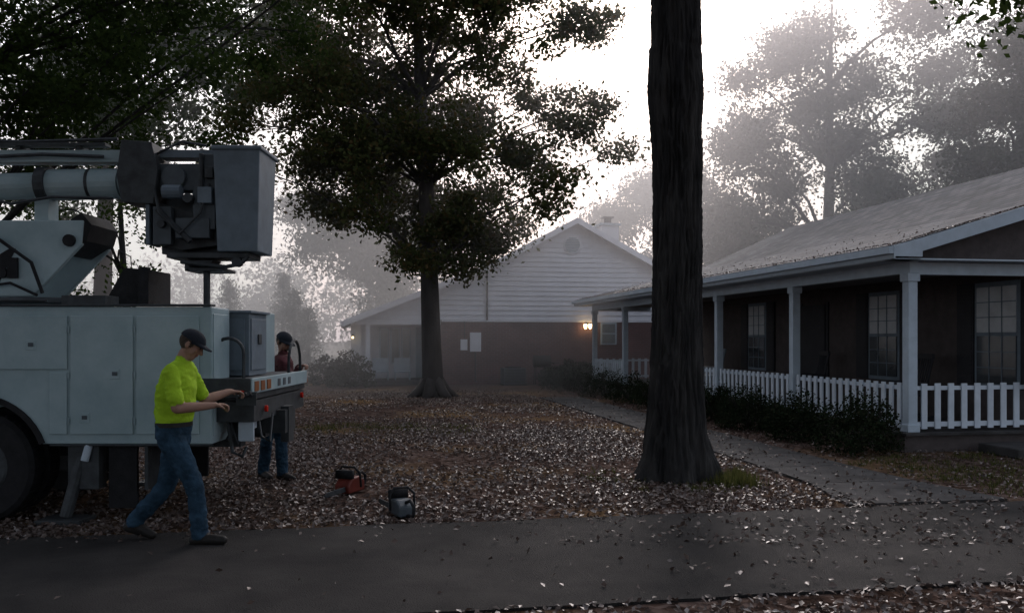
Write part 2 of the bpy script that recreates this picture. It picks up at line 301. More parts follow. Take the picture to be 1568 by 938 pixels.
# ------------------------------------------------------------ bushes
def bush(name,x,y,rx,ry,h,n=1500,size=.055):
    g=G(name,(x,y,0)); mb=MB(); C=[]
    for k in range(9):
        a=random.uniform(0,6.28); p=(x+math.cos(a)*rx*.6,y+math.sin(a)*ry*.6,h*.75); mb.tube([(x,y,0),p],[.02,.006],4)
    for k in range(n//22):
        u=rng.normal(size=3); u/=np.linalg.norm(u); u[2]=abs(u[2]); rr=random.uniform(.5,1.03)
        C.append(rng.normal(size=(22,3))*.055+np.array([x+u[0]*rx*rr,y+u[1]*ry*rr,.06+u[2]*h*rr*.92]))
    mb.make('stems',g,[BARK2]); quads('leaves',np.concatenate(C),size,BUSH,g)
for i,(c_,d_,r_,h_) in enumerate([(7.2,11.7,.62,.86),(7.2,13.5,.58,.76),(7.15,15.2,.6,.80),(7.2,16.9,.56,.70),(7.2,18.5,.58,.72),(7.1,20.2,.6,.66),(7.1,22,.7,.74),(7,24,.75,.84),(6.9,26,.8,.9),(6.8,28,.8,.85)]):
    p=R(c_,d_); bush('shrub',p[0],p[1],r_,.62,h_,5600 if i<5 else 3000,.048)
for X,Y,r_,h_ in [(-5.6,30.5,.9,1.3),(-6.5,31.5,.9,1.1),(2.2,31.3,.8,.9),(3.2,31.2,.9,.95),(1.5,31.6,.6,.7)]:
    bush('shrub',X,Y,r_,.7,h_,3600,.09)
# ------------------------------------------------------------ shingle + brick materials
def brickmat(name,c1,c2,mort,plane='xz',bw=.22,rh=.075,ms=.01,bump=.5,rough=.9):
    m=bpy.data.materials.new(name); m.use_nodes=True; nt=m.node_tree; N=nt.nodes; L=nt.links; b=N['Principled BSDF']
    b.inputs['Roughness'].default_value=rough; b.inputs['Specular IOR Level'].default_value=.2
    tc=N.new('ShaderNodeTexCoord'); s=N.new('ShaderNodeSeparateXYZ'); cm=N.new('ShaderNodeCombineXYZ'); L.new(tc.outputs['Object'],s.inputs[0])
    ad=N.new('ShaderNodeMath'); ad.operation='ADD'
    if plane=='xz': L.new(s.outputs['X'],ad.inputs[0]); L.new(s.outputs['Y'],ad.inputs[1]); L.new(ad.outputs[0],cm.inputs[0]); L.new(s.outputs['Z'],cm.inputs[1])
    else: L.new(s.outputs['Y'],cm.inputs[0]); L.new(s.outputs['X'],cm.inputs[1])
    t=N.new('ShaderNodeTexBrick'); t.inputs['Scale'].default_value=1; t.inputs['Brick Width'].default_value=bw; t.inputs['Row Height'].default_value=rh; t.inputs['Mortar Size'].default_value=ms
    t.inputs['Color1'].default_value=(*c1,1); t.inputs['Color2'].default_value=(*c2,1); t.inputs['Mortar'].default_value=(*mort,1)
    L.new(cm.outputs[0],t.inputs['Vector'])
    n=N.new('ShaderNodeTexNoise'); n.inputs['Scale'].default_value=1.5; n.inputs['Detail'].default_value=8; L.new(tc.outputs['Object'],n.inputs['Vector'])
    mx=N.new('ShaderNodeMix'); mx.data_type='RGBA'; mx.blend_type='MULTIPLY'; mx.inputs['Factor'].default_value=.7
    rr=N.new('ShaderNodeValToRGB'); rr.color_ramp.elements[0].color=(.5,.5,.5,1); rr.color_ramp.elements[1].color=(1.3,1.3,1.3,1); rr.color_ramp.elements[0].position=.3; rr.color_ramp.elements[1].position=.7
    L.new(n.outputs[0],rr.inputs[0]); L.new(t.outputs['Color'],mx.inputs['A']); L.new(rr.outputs[0],mx.inputs['B']); L.new(mx.outputs['Result'],b.inputs['Base Color'])
    bp=N.new('ShaderNodeBump'); bp.inputs['Strength'].default_value=bump; bp.inputs['Distance'].default_value=.01; bp.invert=True; L.new(t.outputs['Fac'],bp.inputs['Height']); L.new(bp.outputs[0],b.inputs['Normal'])
    return m
BRICK=brickmat('red_brick',(.11,.042,.045),(.16,.065,.062),(.16,.13,.13))
SHING=brickmat('roof_shingles',(.055,.06,.068),(.12,.12,.13),(.03,.03,.034),'yx',.3,.14,.010,.6)
# ------------------------------------------------------------ brick house
bh=G('brick_house',(0,0,0),TH)
W=32.06; PK=8.15
prof=[(-.35,2.30),(4.83,4.36),(PK,6.12),(11.47,4.36),(16.6,2.30)]
m=MB(); m.box(3.14,15.6,W,W+.2,0,2.36); m.box(3.14,3.34,W+.2,W+12,0,3.4); m.box(15.4,15.6,W+.2,W+12,0,2.6); m.box(3.34,15.4,W+11.8,W+12,0,2.5); m.make('brick_walls',bh,[BRICK])
m=MB(); z=2.36
def inv(z): return np.interp(z+.10,[p[1] for p in prof[:3]],[p[0] for p in prof[:3]])
while z<5.98:
    z1=min(z+.18,6.0); a0,a1=inv(z),inv(z1); b0,b1=2*PK-a0,2*PK-a1
    if z<2.5: a0=max(a0,.3)
    m.add([(a0,W-.05,z),(b0,W-.05,z),(b1,W-.004,z1),(a1,W-.004,z1),(a0,W,z),(b0,W,z)],[(0,1,2,3),(4,5,1,0)]); z=z1
m.make('lap_siding',bh,[SIDE])
m=MB(); m.prism([(3.14,2.36),(15.6,2.36),(15.6,2.7),(11.4,4.2),(PK,5.9),(4.9,4.2),(3.14,3.5)],W+.01,W+.15)
m.prism([(.3,2.36),(3.139,2.36),(3.139,3.5),(.3,2.45)],W+.01,W+.15); m.make('gable_wall',bh,[SIDE])
m=MB()
for i in range(4):
    (x0,z0),(x1,z1)=prof[i],prof[i+1]
    m.add([(x0,W-.45,z0),(x1,W-.45,z1),(x1,W+12.5,z1),(x0,W+12.5,z0),(x0,W-.45,z0-.08),(x1,W-.45,z1-.08),(x1,W+12.5,z1-.08),(x0,W+12.5,z0-.08)],[(0,1,2,3),(7,6,5,4),(3,2,6,7)]+([(0,3,7,4)] if i==0 else [])+([(1,5,6,2)] if i==3 else []))
m.make('roof',bh,[SHING])
m=MB()
for i in range(4):
    (x0,z0),(x1,z1)=prof[i],prof[i+1]
    m.add([(x0,W-.48,z0+.02),(x1,W-.48,z1+.02),(x1,W-.48,z1-.2),(x0,W-.48,z0-.2),(x0,W-.455,z0+.02),(x1,W-.455,z1+.02),(x1,W-.455,z1-.2),(x0,W-.455,z0-.2)],[(3,2,1,0),(0,1,5,4),(4,5,6,7),(2,3,7,6)])
m.box(.1,3.12,W-.06,W+.12,2.18,2.352); m.box(3.16,15.5,W-.055,W-.003,2.29,2.355)
m.box(-.45,-.36,W-.45,W+12.4,2.12,2.3)
for c_ in (.45,2.55): m.box(c_,c_+.14,W-.05,W+.09,.15,2.178)
m.box(.45,.59,W+2.2,W+2.34,.15,2.2)
m.tube([(4.83,W-.08,4.2),(4.83,W-.08,2.35)],.03,8,1)
m.make('white_trim',bh,[SIDE,STEEL])
m=MB(); m.box(.3,3.139,W+2.5,W+2.7,0,2.5); m.make('porch_back_wall',bh,[SIDE])
m=MB(); m.box(0,3.13,W-.1,W+2.49,0,.14); m.make('porch_slab',bh,[CONC])
m=MB()
for x0 in (1.0,1.42,1.84): m.box(x0,x0+.36,W+2.44,W+2.495,.7,2.1,0); m.box(x0+.05,x0+.31,W+2.42,W+2.439,.75,2.05,1)
m.box(2.4,3.0,W+2.45,W+2.495,.15,2.1,0)
x0=9.15; m.box(x0,x0+.62,W-.05,W-.003,1.45,2.28,0); m.box(x0+.06,x0+.56,W-.07,W-.051,1.5,1.84,1); m.box(x0+.06,x0+.56,W-.07,W-.051,1.89,2.22,1)
m.make('windows',bh,[TRIM,GLASS])
m=MB(); zc=5.17; pts8=[(PK-.1+.36*math.cos(i*math.pi/8),zc+.36*math.sin(i*math.pi/8)) for i in range(16)]
m.prism(pts8,W-.08,W-.052)
for k in range(-4,5):
    w_=math.sqrt(.29**2-(k*.062)**2)
    if w_>.05: m.add([(PK-.1-w_,W-.085,zc+k*.062-.025),(PK-.1+w_,W-.085,zc+k*.062-.025),(PK-.1+w_,W-.12,zc+k*.062-.03),(PK-.1-w_,W-.12,zc+k*.062-.03),(PK-.1-w_,W-.085,zc+k*.062+.02),(PK-.1+w_,W-.085,zc+k*.062+.02)],[(0,1,2,3),(3,2,5,4)],1)
m.make('gable_vent',bh,[SIDE,TRIM])
m=MB(); m.box(10.2,10.95,W+3.5,W+4.3,4.3,6.4,0); m.box(10.12,11.03,W+3.42,W+4.38,6.4,6.5,1); m.tube([(10.57,W+3.9,6.5),(10.57,W+3.9,6.75)],.16,12,2); m.box(10.35,10.8,W+3.68,W+4.12,6.75,6.8,2); m.make('chimney',bh,[SIDE,TRIM,STEEL])
m=MB(); m.box(4.2,4.6,W-.14,W-.003,1.2,1.9,0); m.box(3.85,4.1,W-.12,W-.003,1.25,1.65,0); m.tube([(4.4,W-.05,1.2),(4.4,W-.05,.1)],.03,6,1); m.tube([(4.0,W-.05,1.65),(4.0,W-.05,2.3)],.02,6,1); m.make('meter_boxes',bh,[SIDE,STEEL],bevel=.01)
LAMP=emis('lamp_glow',(1,.66,.28),14)
m=MB(); m.box(8.55,8.64,W-.12,W-.003,2.12,2.26,1)
for cx in (8.52,8.70): m.tube([(cx,W-.18,2.03),(cx,W-.18,2.09),(cx,W-.18,2.19),(cx,W-.18,2.22)],[.02,.055,.07,.04],12,0); m.tube([(cx,W-.18,2.22),(8.6,W-.12,2.26)],.012,6,1)
m.make('wall_lamp',bh,[LAMP,STEEL])
m=MB(); m.box(-.06,.02,W+2.3,W+2.42,1.72,1.84,0); m.tube([(-.02,W+2.2,1.68),(-.02,W+2.2,1.76)],.04,8,1); m.box(-.1,.3,W+2.42,W+2.5,.0,2.3,2); m.make('porch_lamp',bh,[STEEL,emis('dim_lamp_glow',(1,.75,.4),5),SIDE])
m=MB()
for x0 in (.7,1.5): 
    m.box(x0,x0+.6,W+.8,W+1.3,.42,.47); m.box(x0,x0+.6,W+1.28,W+1.33,.47,.95)
    for a in(.02,.55):
        for b_ in(.82,1.27): m.box(x0+a,x0+a+.04,W+b_,W+b_+.04,.14,.42)
m.make('porch_chairs',bh,[TRIM])
g=G('air_conditioner_unit',(0,0,0),TH); m=MB(); m.box(5.3,6.1,W-1.0,W-.25,.05,.62,0); m.box(5.25,6.15,W-1.05,W-.2,0,.05,1)
for k in range(9): m.box(5.32,6.08,W-1.015,W-1.001,.1+k*.055,.125+k*.055,1)
m.tube([(5.7,W-.62,.62),(5.7,W-.62,.66)],.3,16,1); m.make('case',g,[DGREY,BLACK],bevel=.01)
g=G('barbecue_grill',(0,0,0),TH); m=MB(); cx=6.75; cy=W-.7
m.tube([(cx-.32,cy,.85),(cx-.3,cy,.85),(cx+.3,cy,.85),(cx+.32,cy,.85)],[.16,.22,.22,.16],14,0)
for sx_ in(-.27,.27):
    for sy_ in(-.16,.16): m.tube([(cx+sx_,cy+sy_,.02),(cx+sx_*.9,cy+sy_*.8,.75)],.02,6,0)
m.box(cx-.3,cx+.3,cy-.18,cy+.18,.3,.33,0); m.box(cx+.33,cx+.62,cy-.17,cy+.17,.78,.81,0); m.make('body',g,[BLACK],True)
# ------------------------------------------------------------ porch house
ph=G('porch_house',(0,0,0),TH)
PC,PE,WC=8.08,7.59,10.04
posts=[11.76,15.21,18.67,22.1,25.6,29.0]
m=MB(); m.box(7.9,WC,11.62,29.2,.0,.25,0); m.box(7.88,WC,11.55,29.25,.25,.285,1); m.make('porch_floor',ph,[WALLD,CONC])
m=MB()
for d_ in posts: 
    m.box(PC-.075,PC+.075,d_-.075,d_+.075,.286,2.62); m.box(PC-.1,PC+.1,d_-.1,d_+.1,.287,.40); m.box(PC-.1,PC+.1,d_-.1,d_+.1,2.5,2.62)
m.make('posts',ph,[TRIM],bevel=.008)
m=MB(); m.box(PC-.07,PC+.07,11.66,29.1,2.622,2.80); m.box(PC+.075,18,11.67,11.81,2.60,2.78); m.box(PC+.075,WC,28.9,29.04,2.62,2.79)
m.make('beams',ph,[TRIM])
m=MB(); m.box(PC+.08,WC-.01,11.83,28.9,2.74,2.77); m.make('ceiling',ph,[CEIL])
m=MB()
def rail_y(x,y0,y1):
    m.box(x-.02,x+.02,y0,y1,.36,.43); m.box(x-.018,x+.018,y0,y1,.90,.96)
    n=int((y1-y0)/.2); s=(y1-y0)/n
    for i in range(n): yy=y0+s*(i+.5); m.box(x-.045,x-.021,yy-.045,yy+.045,.33,1.0+random.uniform(-.004,.004))
def rail_x(y,x0,x1):
    m.box(x0,x1,y-.02,y+.02,.36,.43); m.box(x0,x1,y-.018,y+.018,.90,.96)
    n=int((x1-x0)/.21); s=(x1-x0)/n
    for i in range(n): xx=x0+s*(i+.5); m.box(xx-.045,xx+.045,y-.045,y-.021,.33,1.0+random.uniform(-.004,.004))
for i in range(5):
    if i==3: continue
    rail_y(PC,posts[i]+.1,posts[i+1]-.1)
rail_x(11.76,PC+.1,10.6); rail_x(29,PC+.1,WC-.05)
m.make('porch_railing',ph,[M('railing_paint',(.54,.60,.67),.6,.08,5,.05,30)])
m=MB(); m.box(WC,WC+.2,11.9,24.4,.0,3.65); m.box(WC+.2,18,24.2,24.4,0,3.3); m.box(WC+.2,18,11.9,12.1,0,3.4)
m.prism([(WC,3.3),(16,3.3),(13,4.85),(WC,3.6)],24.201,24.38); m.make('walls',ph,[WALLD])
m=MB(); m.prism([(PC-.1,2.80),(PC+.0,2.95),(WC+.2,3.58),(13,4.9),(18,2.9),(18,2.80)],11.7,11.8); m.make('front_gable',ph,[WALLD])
m=MB()
for wd in (12.35,15.37,20.75):
    m.box(WC-.04,WC-.003,wd-.5,wd+.5,.88,2.56,0)
    m.box(WC-.06,WC-.041,wd-.43,wd+.43,.95,1.70,3); m.box(WC-.06,WC-.041,wd-.43,wd+.43,1.76,2.48,1)
    for zz in (1.2,1.45,2.0,2.24): m.box(WC-.07,WC-.061,wd-.43,wd+.43,zz-.008,zz+.008,0)
    for yy in (-.14,.14): m.box(WC-.0705,WC-.0612,wd+yy-.008,wd+yy+.008,.95,2.48,0)
    for s in (-1,1):
        m.box(WC-.05,WC-.003,wd+s*.72-.2,wd+s*.72+.2,.88,2.56,2)
        for k in range(24): m.box(WC-.06,WC-.051,wd+s*.72-.16,wd+s*.72+.16,.95+k*.066,.99+k*.066,2)
m.box(WC-.05,WC-.003,17.5,18.5,.28,2.4,2); m.box(WC-.03,WC-.003,17.4,17.49,.28,2.45,2); m.box(WC-.03,WC-.003,18.51,18.6,.28,2.45,2)
m.make('windows_and_door',ph,[GREY,REFL,SHUT,DGLASS])
zE=3.0; zB=3.7; zR=5.03; RC=12.99; y0=11.4; yf=29.85; ym=24.7
m=MB()
def slab(P,th=.09,mi=0):
    n=len(P); v=list(P)+[(p[0],p[1],p[2]-th) for p in P]
    m.add(v,[tuple(range(n)),tuple(range(2*n-1,n-1,-1))]+[(i,(i+1)%n,(i+1)%n+n,i+n) for i in range(n)],mi)
slab([(PE,y0,zE),(WC,y0,zB),(WC,ym,zB),(PE,ym,zE)]); slab([(WC,y0,zB),(RC,y0,zR),(RC,ym,zR),(WC,ym,zB)]); slab([(RC,y0,zR),(18.6,y0,2.9),(18.6,ym,2.9),(RC,ym,zR)])
slab([(PE,ym,zE),(WC,ym,zB),(WC,28.6,3.62),(PE,yf,zE)]); slab([(PE,yf,zE),(WC,28.6,3.62),(WC+.5,yf,zE)])
m.make('roof',ph,[SHING])
m=MB(); m.box(PE-.03,PE-.003,y0-.03,yf,zE-.2,zE-.02); m.box(PE-.11,PE-.031,y0-.03,yf,zE-.13,zE-.03)
m.box(PE-.003,WC+.4,yf+.002,yf+.03,zE-.2,zE-.02)
for (a,za),(b,zb) in [((PE+.42,zE+.10),(WC,zB)),((WC,zB),(RC,zR)),((RC,zR),(18.6,2.9))]:
    m.add([(a,y0-.03,za),(b,y0-.03,zb),(b,y0-.03,zb-.19),(a,y0-.03,za-.19),(a,y0-.003,za),(b,y0-.003,zb),(b,y0-.003,zb-.19),(a,y0-.003,za-.19)],[(3,2,1,0),(0,1,5,4),(2,3,7,6),(4,5,6,7)])
m.prism([(PE-.03,zE-.02),(PE+.42,zE+.10),(PE+.42,zE-.17),(PE-.03,zE-.17)],y0-.036,y0-.002)
m.add([(RC,ym+.003,zR),(WC,ym+.003,zB),(WC,ym+.003,zB-.17),(RC,ym+.003,zR-.17)],[(0,1,2,3)])
m.box(PE,PC-.08,y0,yf,2.79,2.81); m.box(PE,18,y0,11.69,2.79,2.812)
m.make('fascia_and_gutter',ph,[TRIM])
n=1500; u=rng.random(n)**7; cc=PE-.08+u*(WC-PE); dd=rng.uniform(y0,yf-1,n); zz=zE+.005+np.clip((cc-PE)/(WC-PE),0,1)*(zB-zE)+rng.random(n)*.01
n2=500; dd2=np.full(n2,y0+.05)+rng.random(n2)*.12; cc2=rng.uniform(PE,WC,n2); zz2=zE+.005+(cc2-PE)/(WC-PE)*(zB-zE)
cc=np.concatenate([cc,cc2]); dd=np.concatenate([dd,dd2]); zz=np.concatenate([zz,zz2])
quads('roof_leaf_litter',np.stack([cc*cs-dd*sn,cc*sn+dd*cs,zz],1),.045,LITTER,None,flat=.4)
def chair(c_,d_,mat):
    p=R(c_,d_); g=G('rocking_chair',(p[0],p[1],.285),TH-math.pi/2-.2); m=MB()
    for s in(-.27,.27):
        m.tube([(s,-.42,.05),(s,-.2,.01),(s,.1,.01),(s,.45,.08)],.018,6)
        m.tube([(s,-.2,.02),(s,-.22,.62)],.02,6); m.tube([(s,.2,.02),(s,.24,.45),(s,.38,1.1)],.02,6); m.box(s-.04,s+.04,-.28,.28,.62,.645)
    m.box(-.27,.27,-.24,.24,.40,.43)
    for k in range(6): x=-.2+k*.08; m.tube([(x,.22,.43),(x,.37,1.05)],.013,5)
    m.box(-.29,.29,.35,.39,1.03,1.12); m.make('frame',g,[mat])
chair(9.3,17.0,SHUT); chair(9.2,21.9,GREY); chair(9.3,13.7,SHUT)
g=G('porch_step',(0,0,0),TH); MB().box(9.0,10.6,10.7,11.5,0,.14).make('slab',g,[CONC],bevel=.02)
# ------------------------------------------------------------ bucket truck
tk=G('bucket_truck',(-5,8.9,0))
Y0,Y1=7.9,10.0
arch=[(-4.8+.62*math.cos(a),.5+.62*math.sin(a)) for a in np.linspace(math.radians(20),math.radians(160),18)]
side=[(-2.69,.71),(-2.69,1.94),(-6.9,1.94),(-6.9,.71)]+[(x,z) for x,z in reversed(arch)]
m=MB(); m.prism(side[::-1],Y0,Y0+.5,0); m.prism(side[::-1],Y1-.5,Y1,0)
m.box(-6.9,-2.72,Y0+.5,Y1-.5,.95,1.25,0)
m.make('service_body',tk,[WHITE],bevel=.012)
m=MB()
def door(x0,x1,z0,z1): m.box(x0,x1,Y0-.018,Y0-.002,z0,z1,0)
door(-3.36,-2.80,.80,1.86); door(-3.95,-3.39,.80,1.86); door(-4.62,-3.98,1.38,1.86)
door(-5.4,-4.65,1.38,1.86); door(-6.1,-5.43,.80,1.86); door(-6.85,-6.13,.80,1.86); door(-4.14,-3.98,.80,1.355)
m.make('cabinet_doors',tk,[WHITE],bevel=.006)
m=MB()
for x,z in [(-3.55,1.34),(-3.82,.95),(-4.3,1.6),(-5.6,1.3),(-6.3,1.3),(-2.9,1.34)]:
    m.box(x-.045,x+.045,Y0-.024,Y0-.019,z-.045,z+.045,0); m.box(x-.02,x+.025,Y0-.034,Y0-.025,z-.015,z+.02,1)
for x in (-3.965,-3.375):
    for z in (.92,1.33,1.74): m.tube([(x,Y0-.02,z-.03),(x,Y0-.02,z+.03)],.008,6,0)
m.make('latches',tk,[WHITE,DGREY],bevel=.004)
m=MB(); m.box(-6.9,-2.69,Y0-.02,Y0+.1,1.945,1.965); m.box(-2.689,-2.682,Y0+.03,Y0+.47,.78,1.88,1); m.box(-4.14,-2.69,Y0-.01,Y0+.05,.695,.708)
m.tube([(-6.5,Y0+.05,2.0),(-4.2,Y0+.05,2.0)],.018,6); m.box(-4.1,-3.7,Y0+.12,Y0+.4,1.966,2.05)
m.make('edges_and_racks',tk,[STEEL,WHITE],bevel=.004)
m=MB(); m.prism([(-4.8+.66*math.cos(a),.5+.66*math.sin(a)) for a in np.linspace(0.35,2.79,20)]+[(-4.8+.61*math.cos(a),.5+.61*math.sin(a)) for a in np.linspace(2.79,.35,20)],Y0-.02,Y0-.003); m.make('arch_trim',tk,[BLACK])
m=MB(); m.box(-2.95,-2.52,8.45,9.05,1.30,1.90,0); m.box(-2.98,-2.49,8.42,9.08,1.90,1.925,1); m.box(-2.90,-2.56,8.436,8.449,1.35,1.85,1)
m.box(-2.519,-2.51,8.5,9.0,1.35,1.85,1); m.box(-2.509,-2.495,8.7,8.8,1.6,1.7,2); m.make('rear_tool_box',tk,[GREY,GREY,STEEL],bevel=.01)
m=MB(); m.box(-2.95,-2.345,Y0+.02,Y1-.02,1.10,1.26,0); m.box(-2.93,-2.36,Y0+.1,Y1-.1,1.26,1.29,1)
m.box(-2.344,-2.325,Y0,Y1,1.16,1.30,2); m.box(-2.90,-2.345,Y0-.012,Y0+.015,1.12,1.30,1); m.make('tail_shelf',tk,[STEEL,STEEL,WHITE],bevel=.008)
m=MB()
for k in range(3): a=Y0+.06+k*.2; m.box(-2.324,-2.318,a,a+.13,1.18,1.27,0)
m.tube([(-2.42,Y0-.04,1.16),(-2.42,Y0-.013,1.16)],.035,14,1); m.tube([(-2.324,8.3,1.0),(-2.30,8.3,1.0)],.03,12,1); m.tube([(-2.324,9.7,1.04),(-2.30,9.7,1.04)],.03,12,1)
m.make('reflectors_and_lights',tk,[ORANGE,REDL])
m=MB()
for y in (8.75,8.95,9.15): m.box(-2.3235,-2.3205,y,y+.10,1.19,1.26)
m.make('tail_board_lettering',tk,[DGREY])
m=MB()
def hoop(x,y,w,h,z,ax='x'):
    P=[]
    for a in np.linspace(0,math.pi,11):
        o=math.cos(a)*w/2; zz=z+h-w/2+math.sin(a)*w/2
        P.append((x+o,y,zz) if ax=='x' else (x,y+o,zz))
    P=[(P[0][0],P[0][1],z)]+P+[(P[-1][0],P[-1][1],z)]; m.tube(P,.016,8)
hoop(-2.62,8.15,.28,.38,1.28); hoop(-2.38,9.65,.5,.36,1.28,'y')
for k in range(4): m.tube([(-2.42+k*.035,Y0-.03,1.14),(-2.41+k*.035,Y0-.15,1.15+.01*k)],.008,6); m.tube([(-2.41+k*.035,Y0-.15,1.15+.01*k),(-2.41+k*.035,Y0-.175,1.152+.01*k)],.014,8)
m.box(-2.46,-2.28,Y0-.04,Y0-.013,1.06,1.18)
m.tube([(-2.5,8.2,1.1),(-2.45,8.1,.85),(-2.5,8.05,.7),(-2.58,8.1,.85),(-2.6,8.2,1.1)],.014,6); m.tube([(-2.4,8.3,1.0),(-2.33,8.2,.75),(-2.25,8.2,.7),(-2.28,8.4,.95)],.012,6)
m.tube([(-2.7,8.4,1.0),(-2.6,8.2,.8),(-2.62,8.1,.72)],.02,6); m.tube([(-2.62,8.1,.95),(-2.55,8.05,.62),(-2.46,8.05,.58),(-2.44,8.1,.66)],.018,6)
m.box(-2.55,-2.25,8.75,9.15,.72,.95); m.box(-2.32,-2.24,8.85,9.05,.62,.98); m.box(-2.7,-2.34,Y0+.1,Y1-.1,.9,1.09)
m.box(-3.3,-3.27,Y0+.02,Y0+.5,.3,.9); m.box(-9,-2.6,8.45,8.6,.62,.85); m.box(-9,-2.6,9.3,9.45,.62,.85)
m.make('tail_hardware',tk,[STEEL],False)
m=MB(); m.box(-2.5,-2.36,8.05,8.08,.72,.98); m.box(-2.52,-2.4,8.2,8.3,.82,.9); m.make('licence_plate_bracket',tk,[TRIM],bevel=.004)
m=MB()
def wheel(x,y,w,r=.5):
    m.tube([(x,y,r),(x,y+.03,r),(x,y+w-.03,r),(x,y+w,r)],[r*.92,r,r,r*.92],40,0); m.tube([(x,y-.012,r),(x,y+.02,r)],[r*.5,r*.6],28,1); m.tube([(x,y-.05,r),(x,y,r)],[r*.15,r*.22],14,1)
    for k in range(40):
        a=k*math.pi/20; m.tube([(x+math.cos(a)*r,y+.05,r+math.sin(a)*r),(x+math.cos(a)*r,y+w-.05,r+math.sin(a)*r)],.014,4,0)
for y in (Y0+.02,Y0+.28,Y1-.52,Y1-.26): wheel(-4.8,y,.24)
for y in (Y0+.03,Y1-.27): wheel(-9.3,y,.24)
m.tube([(-4.8,Y0+.3,.5),(-4.8,Y1-.3,.5)],.09,12,2); m.tube([(-9.3,Y0+.3,.5),(-9.3,Y1-.3,.5)],.06,12,2); m.make('wheels',tk,[BLACK,STEEL,STEEL],False)
m=MB(); m.prism([(-7.1,.7),(-7.1,2.35),(-8.3,2.35),(-8.8,1.75),(-10.2,1.6),(-10.3,.7),(-9.85,.7),(-9.7,1.05),(-9.3,1.15),(-8.9,1.05),(-8.75,.7)][::-1],Y0+.05,Y1-.05,0); m.make('cab',tk,[WHITE],bevel=.04)
m=MB(); m.prism([(-7.35,1.65),(-7.35,2.2),(-8.25,2.2),(-8.6,1.75),(-8.6,1.65)][::-1],Y0+.035,Y0+.048); m.add([(-8.33,Y0+.2,2.3),(-8.33,Y1-.2,2.3),(-8.79,Y1-.2,1.78),(-8.79,Y0+.2,1.78)],[(0,1,2,3)]); m.make('cab_windows',tk,[GLASS])
m=MB(); m.box(-10.42,-10.28,Y0,Y1,.55,.85); m.make('front_bumper',tk,[STEEL],bevel=.02)
m=MB()
for yy,s in ((Y0+.12,-1),(Y1-.12,1)):
    m.box(-4.0,-3.72,yy-.08,yy+.08,.3,1.0,0); m.tube([(-3.86,yy,.75),(-4.0,yy+s*.12,.06)],.055,10,0); m.tube([(-3.80,yy+s*.1,.70),(-3.83,yy+s*.12,.56)],.035,10,1)
    m.box(-4.2,-3.8,yy+s*.12-.16,yy+s*.12+.16,.015,.055,0); m.box(-3.66,-3.4,yy-.02,yy+.02,.12,.7,2)
m.make('outriggers',tk,[STEEL,TRIM,BLACK],bevel=.005)
YB=9.0
m=MB(); m.tube([(-4.75,YB,1.25),(-4.75,YB,2.0)],.42,24,1); m.tube([(-4.75,YB,2.0),(-4.75,YB,2.06)],.48,24,2)
for yy in (YB-.32,YB+.26):
    m.prism([(-5.5,2.07),(-4.72,2.07),(-4.24,2.58),(-4.22,2.82),(-5.5,2.82)],yy,yy+.06,0)
m.make('turret',tk,[WHITE,WHITE,STEEL],bevel=.012)
m=MB(); m.prism([(-5.15,2.42),(-4.95,2.54),(-4.88,2.54),(-5.05,2.2),(-5.15,2.2)],YB-.328,YB-.322); m.prism([(-4.42,2.48),(-4.2,2.62),(-4.15,2.78),(-4.25,2.9),(-4.4,2.8)],YB-.30,YB+.3); m.tube([(-4.35,YB-.36,2.62),(-4.35,YB+.36,2.62)],.06,14)
m.tube([(-5.0,YB-.37,2.3),(-5.0,YB-.32,2.3)],.05,12); m.box(-4.95,-4.85,YB-.36,YB-.33,2.25,2.45)
m.prism([(-4.05,2.0),(-3.6,2.0),(-3.6,2.34),(-3.85,2.36)],YB-.25,YB+.3); m.box(-3.68,-3.58,YB-.32,YB-.26,2.0,2.36)
m.tube([(-5.3,YB-.37,2.7),(-5.0,YB-.40,2.62),(-4.7,YB-.38,2.4),(-4.6,YB-.36,2.1)],.018,6); m.tube([(-5.3,YB-.36,2.15),(-4.9,YB-.39,2.2),(-4.65,YB-.36,2.08)],.015,6)
m.make('turret_recesses',tk,[BLACK],bevel=.01)
m=MB()
m.tube([(-9.3,YB,3.05),(-4.72,YB,3.22),(-3.88,YB,3.24)],[.14,.135,.13],20,0)
m.tube([(-4.72,YB,3.22),(-3.98,YB,3.235)],[.16,.155],20,0); m.tube([(-4.3,YB,3.228),(-4.27,YB,3.229)],.163,20,1)
m.box(-9.3,-3.9,YB-.09,YB+.09,3.44,3.56,0); m.box(-7,-4.1,YB-.12,YB+.02,3.60,3.63,1)
m.box(-4.82,-4.68,YB-.1,YB+.1,2.8,3.12,0); m.tube([(-4.80,YB-.0,3.218),(-4.70,YB-.0,3.222)],.19,16,1)
for x in (-5.6,-5.0,-4.4): m.box(x,x+.03,YB-.1,YB+.1,3.56,3.61,1)
m.tube([(-7.5,YB-.05,3.66),(-6,YB-.05,3.70),(-5,YB-.05,3.65),(-4,YB-.05,3.68)],.018,6,1)
m.tube([(-5.4,YB-.15,3.47),(-4.7,YB-.17,3.50),(-4.1,YB-.15,3.48)],.02,6,1)
m.tube([(-5.4,YB-.16,3.1),(-5.0,YB-.2,3.0),(-4.6,YB-.19,3.07),(-4.0,YB-.17,3.06)],.016,6,1)
m.make('booms',tk,[WHITE,STEEL],False)
m=MB(); m.prism([(-3.9,3.02),(-3.58,3.0),(-3.54,3.35),(-3.6,3.62),(-3.9,3.64),(-3.95,3.3)],YB-.2,YB+.2,0)
m.box(-3.56,-3.15,YB-.10,YB+.1,3.15,3.42,1); m.box(-3.56,-3.0,YB-.1,YB+.1,3.48,3.56,2); m.tube([(-3.48,YB-.2,3.12),(-3.3,YB-.2,3.12)],.07,12,2)
